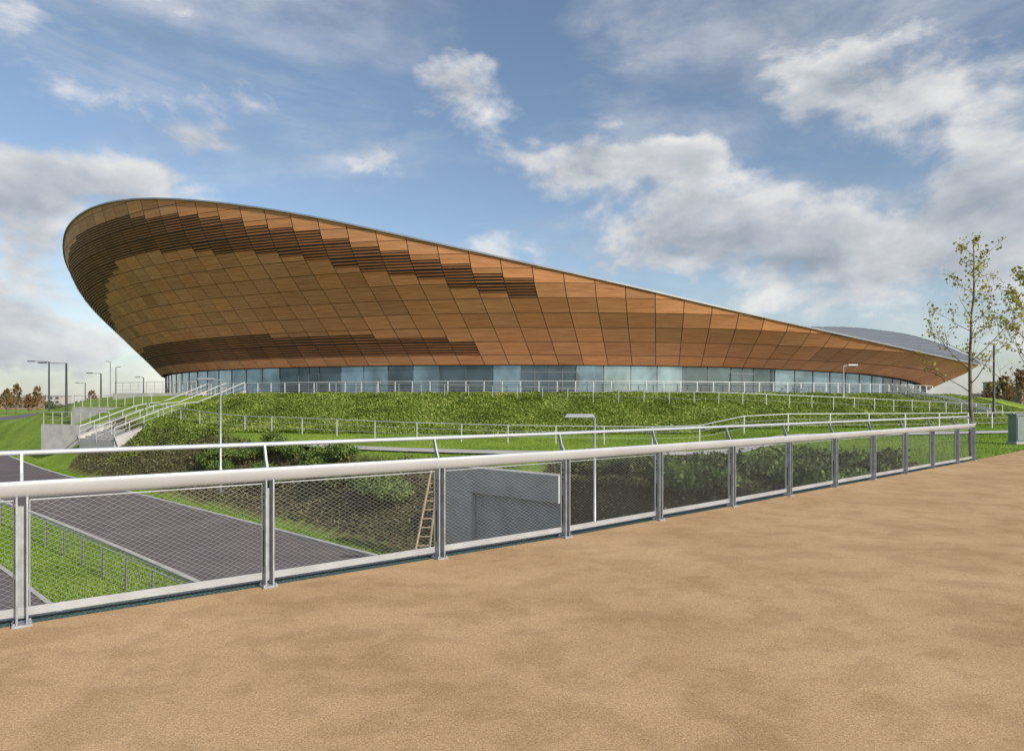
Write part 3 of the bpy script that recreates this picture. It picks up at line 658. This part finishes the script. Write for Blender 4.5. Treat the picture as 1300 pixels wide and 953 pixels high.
struct(blades('end_grass',np.stack([x,y,z-.01],1),.08,.03,M['grassb']),'mown grass beyond the right end of the bridge railing','grass','stuff')
def scatter_bank(name,cond,box,n,label,size,h,m):
    x=rng.uniform(box[0],box[1],n); y=rng.uniform(box[2],box[3],n); z,bk,o_,e_=terrain(x,y,True); kp=cond(x,y,z,bk,o_,e_); x,y,z=x[kp],y[kp],z[kp]
    hump=h*(.5+.5*np.sin(x*1.1+np.sin(y))*np.sin(y*1.3)); z=z+rng.random(len(x))*(hump+.1)
    struct(leaves(name,np.stack([x,y,z],1),rng.uniform(size*.6,size*1.3,len(x)),m,flat=.3),label,'undergrowth','stuff')
scatter_bank('bank_undergrowth',lambda x,y,z,bk,o,e:(bk>.5)&(o>4.8)&(edgeoff(x,y)>1.5)&(x>-36)&(x<1),(-36,1,20,60),130000,'dark tangled undergrowth on the road bank',.15,.4,M['shrubb'])
scatter_bank('bridge_undergrowth',lambda x,y,z,bk,o,e:planted(x,y,o),(0,14,8,32),170000,'dark undergrowth beside the bridge behind the mesh',.13,.35,M['shrubb'])
def shrub(x,y,r,h,label,group,m):
    z=float(terrain(np.array([x]),np.array([y]))[0]); e=empty('shrub',(x,y,z),label,'shrub',group)
    mb=MB(); cl=[]
    for k_ in range(8):
        a=random.uniform(0,6.28); t=Vector((x+math.cos(a)*r*.7,y+math.sin(a)*r*.7,z+h*random.uniform(.45,.95))); mb.tube([(x,y,z-.05),((x+t.x)/2,(y+t.y)/2,z+(t.z-z)*.6),t],[.03,.02,.006],5); cl.append(t)
    mb.build('stem',M['stem'],e)
    n=2000; cc=np.array([tuple(t) for t in cl]+[(x,y,z+h*.5)]); ii=rng.integers(0,len(cc),n); cen=cc[ii]+rng.normal(size=(n,3))*np.array([r*.28,r*.28,h*.2]); cen[:,2]=np.maximum(cen[:,2],z)
    leaves('foliage',cen,rng.uniform(.07,.17,n),m,e)
gl='bushy green shrub among those on the road bank left of the abutment'
j0,j1=jx(-9.5),jx(-25)
for i in range(22):
    f=i/21; p=rpos(int(j0+(j1-j0)*f),random.uniform(6.2,8.4))
    shrub(p.x,p.y,random.uniform(.6,1.1),random.uniform(.5,.9),gl,'shrubs on the road bank',M['shrub'])
gl='loose dark green shrub among those growing behind the bridge railing mesh'
cnt=0
while cnt<44:
    px=random.uniform(735,1120); Y=random.uniform(9,26); x=(px-650)/F*Y; xa,ya=np.array([x]),np.array([Y]); o_,_=roadoff(xa,ya); eo=float(edgeoff(xa,ya)[0])
    if eo<1.8 or not planted(xa,ya,o_)[0] or o_[0]<6.0: continue
    cnt+=1; shrub(x,Y,random.uniform(.5,1.0),random.uniform(.45,.85),gl,'shrubs behind the railing mesh',M['shrubd'] if random.random()<.65 else M['shrub'])
# ------------------------------------------------------------------ world, sun, camera
sc=bpy.context.scene
S=Vector((.74*math.cos(R(27)),-.672*math.cos(R(27)),math.sin(R(27)))).normalized()
w=bpy.data.worlds.new('World'); sc.world=w; w.use_nodes=True; nt=w.node_tree; nt.nodes.clear()
L=nt.links.new
sky=nn(nt,'ShaderNodeTexSky',sky_type='NISHITA'); sky.sun_disc=False; sky.sun_elevation=R(27); sky.sun_rotation=math.atan2(S.x,S.y); sky.air_density=1.0; sky.dust_density=.8; sky.ozone_density=1.6
hs=nn(nt,'ShaderNodeHueSaturation'); hs.inputs['Saturation'].default_value=.95; hs.inputs['Value'].default_value=.97; L(sky.outputs[0],hs.inputs['Color'])
bg=nn(nt,'ShaderNodeBackground'); bg.inputs[1].default_value=.14; L(hs.outputs[0],bg.inputs[0])
tc=nn(nt,'ShaderNodeTexCoord')
def mt(op,a,b=None,c=None,clamp=False):
    n=nn(nt,'ShaderNodeMath',operation=op); n.use_clamp=clamp
    for i,v in enumerate((a,b,c)):
        if v is None: continue
        if isinstance(v,(int,float)): n.inputs[i].default_value=v
        else: L(v,n.inputs[i])
    return n.outputs[0]
sep=nn(nt,'ShaderNodeSeparateXYZ'); L(tc.outputs['Generated'],sep.inputs[0])
az=mt('ARCTAN2',sep.outputs[0],sep.outputs[1]); el=mt('ARCSINE',sep.outputs[2])
cv=nn(nt,'ShaderNodeCombineXYZ'); L(az,cv.inputs[0]); L(el,cv.inputs[1])
blobs=[(1090,270,300,50,.16),(740,210,110,24,.20),(1190,110,150,50,.15),(980,330,220,50,.17),(590,108,52,28,.24),(270,182,75,16,.15),(170,235,140,28,.19),(15,250,60,50,.15),(20,400,110,110,.19),(480,198,50,14,.14),(1290,340,110,90,.15),(870,188,50,20,.16),(1010,95,60,40,.13),
 (430,265,100,40,-.14),(730,60,110,60,-.12),(80,170,70,18,-.08),(440,120,60,40,-.12),(900,130,60,30,-.1),(580,225,60,40,-.14),(600,20,90,30,-.12),(360,40,70,50,-.12),(1060,180,90,20,-.06)]
tot=None
for (bx,by,rx,ry,wt) in blobs:
    a0=math.atan((bx-650)/F); e0=math.atan((HZ-by)/math.hypot(F,bx-650)); cc=math.cos(a0); sx=F/(rx*cc*cc*1.1); sy=F/(ry*cc*1.1)
    v1=nn(nt,'ShaderNodeVectorMath',operation='MULTIPLY_ADD'); L(cv.outputs[0],v1.inputs[0]); v1.inputs[1].default_value=(sx,sy,0); v1.inputs[2].default_value=(-a0*sx,-e0*sy,0)
    v2=nn(nt,'ShaderNodeVectorMath',operation='LENGTH'); L(v1.outputs[0],v2.inputs[0])
    mr=nn(nt,'ShaderNodeMapRange',interpolation_type='SMOOTHSTEP'); mr.inputs[1].default_value=0; mr.inputs[2].default_value=2.0; mr.inputs[3].default_value=wt; mr.inputs[4].default_value=0; L(v2.outputs['Value'],mr.inputs[0])
    tot=mr.outputs[0] if tot is None else mt('ADD',tot,mr.outputs[0])
def cn(off,scale,detail,st=(1,1,1.8),rough=.55,dist=.15):
    mp=nn(nt,'ShaderNodeMapping'); mp.inputs['Scale'].default_value=st; mp.inputs['Location'].default_value=off; L(tc.outputs['Generated'],mp.inputs['Vector'])
    n=nn(nt,'ShaderNodeTexNoise'); n.inputs['Scale'].default_value=scale; n.inputs['Detail'].default_value=detail; n.inputs['Roughness'].default_value=rough; n.inputs['Distortion'].default_value=dist; L(mp.outputs[0],n.inputs['Vector']); return n.outputs['Fac']
o0=(3.1,1.7,.4); n1=cn(o0,6.4,8); n2=cn((o0[0]+.024,o0[1],o0[2]+.06),6.4,5)
dens=mt('SUBTRACT',mt('ADD',n1,tot),.565)
alpha=nn(nt,'ShaderNodeMapRange',interpolation_type='SMOOTHSTEP'); alpha.inputs[1].default_value=-.06; alpha.inputs[2].default_value=.16; L(dens,alpha.inputs[0])
cir=nn(nt,'ShaderNodeMapRange',interpolation_type='SMOOTHSTEP'); cir.inputs[1].default_value=.42; cir.inputs[2].default_value=.72; cir.inputs[4].default_value=.5; L(cn((7,2,1),2.4,8,(1,1,3.0),.6,.4),cir.inputs[0])
hz=nn(nt,'ShaderNodeMapRange'); hz.inputs[1].default_value=0; hz.inputs[2].default_value=.24; hz.inputs[3].default_value=.5; hz.inputs[4].default_value=0; L(el,hz.inputs[0])
av=mt('MAXIMUM',alpha.outputs[0],mt('MAXIMUM',cir.outputs[0],hz.outputs[0])); av=mt('MINIMUM',av,.96)
lit=mt('ADD',.56,mt('MULTIPLY',mt('SUBTRACT',n1,n2),2.4),clamp=True)
thick=nn(nt,'ShaderNodeMapRange',interpolation_type='SMOOTHSTEP'); thick.inputs[1].default_value=.03; thick.inputs[2].default_value=.30; thick.inputs[3].default_value=1.1; thick.inputs[4].default_value=.58; L(dens,thick.inputs[0])
lt=mt('MULTIPLY',lit,thick.outputs[0])
cr=nn(nt,'ShaderNodeValToRGB'); cr.color_ramp.interpolation='B_SPLINE'; e=cr.color_ramp.elements; e[0].position=.0; e[0].color=(.27,.32,.385,1); e[1].position=.85; e[1].color=(.86,.85,.83,1); x_=e.new(.4); x_.color=(.45,.49,.55,1); L(lt,cr.inputs[0])
bg2=nn(nt,'ShaderNodeBackground'); bg2.inputs[1].default_value=1.0; L(cr.outputs[0],bg2.inputs[0])
mx=nn(nt,'ShaderNodeMixShader'); L(av,mx.inputs[0]); L(bg.outputs[0],mx.inputs[1]); L(bg2.outputs[0],mx.inputs[2])
wo=nn(nt,'ShaderNodeOutputWorld'); L(mx.outputs[0],wo.inputs[0])
sl_=bpy.data.lights.new('sun','SUN'); sl_.energy=4.6; sl_.angle=R(.5); sl_.color=(1,.94,.84); so=bpy.data.objects.new('sun',sl_); C.objects.link(so); so.rotation_euler=(-S).to_track_quat('-Z','Y').to_euler()
cam=bpy.data.cameras.new('camera'); cam.lens=24; cam.sensor_width=36; cam.shift_y=35.5/1300; cam.clip_end=9000; cam.clip_start=.1
co_=bpy.data.objects.new('camera',cam); C.objects.link(co_); co_.location=(0,0,EYE); co_.rotation_euler=(R(90),0,0); sc.camera=co_
sc.view_settings.view_transform='Standard'; sc.view_settings.look='None'; sc.view_settings.exposure=0
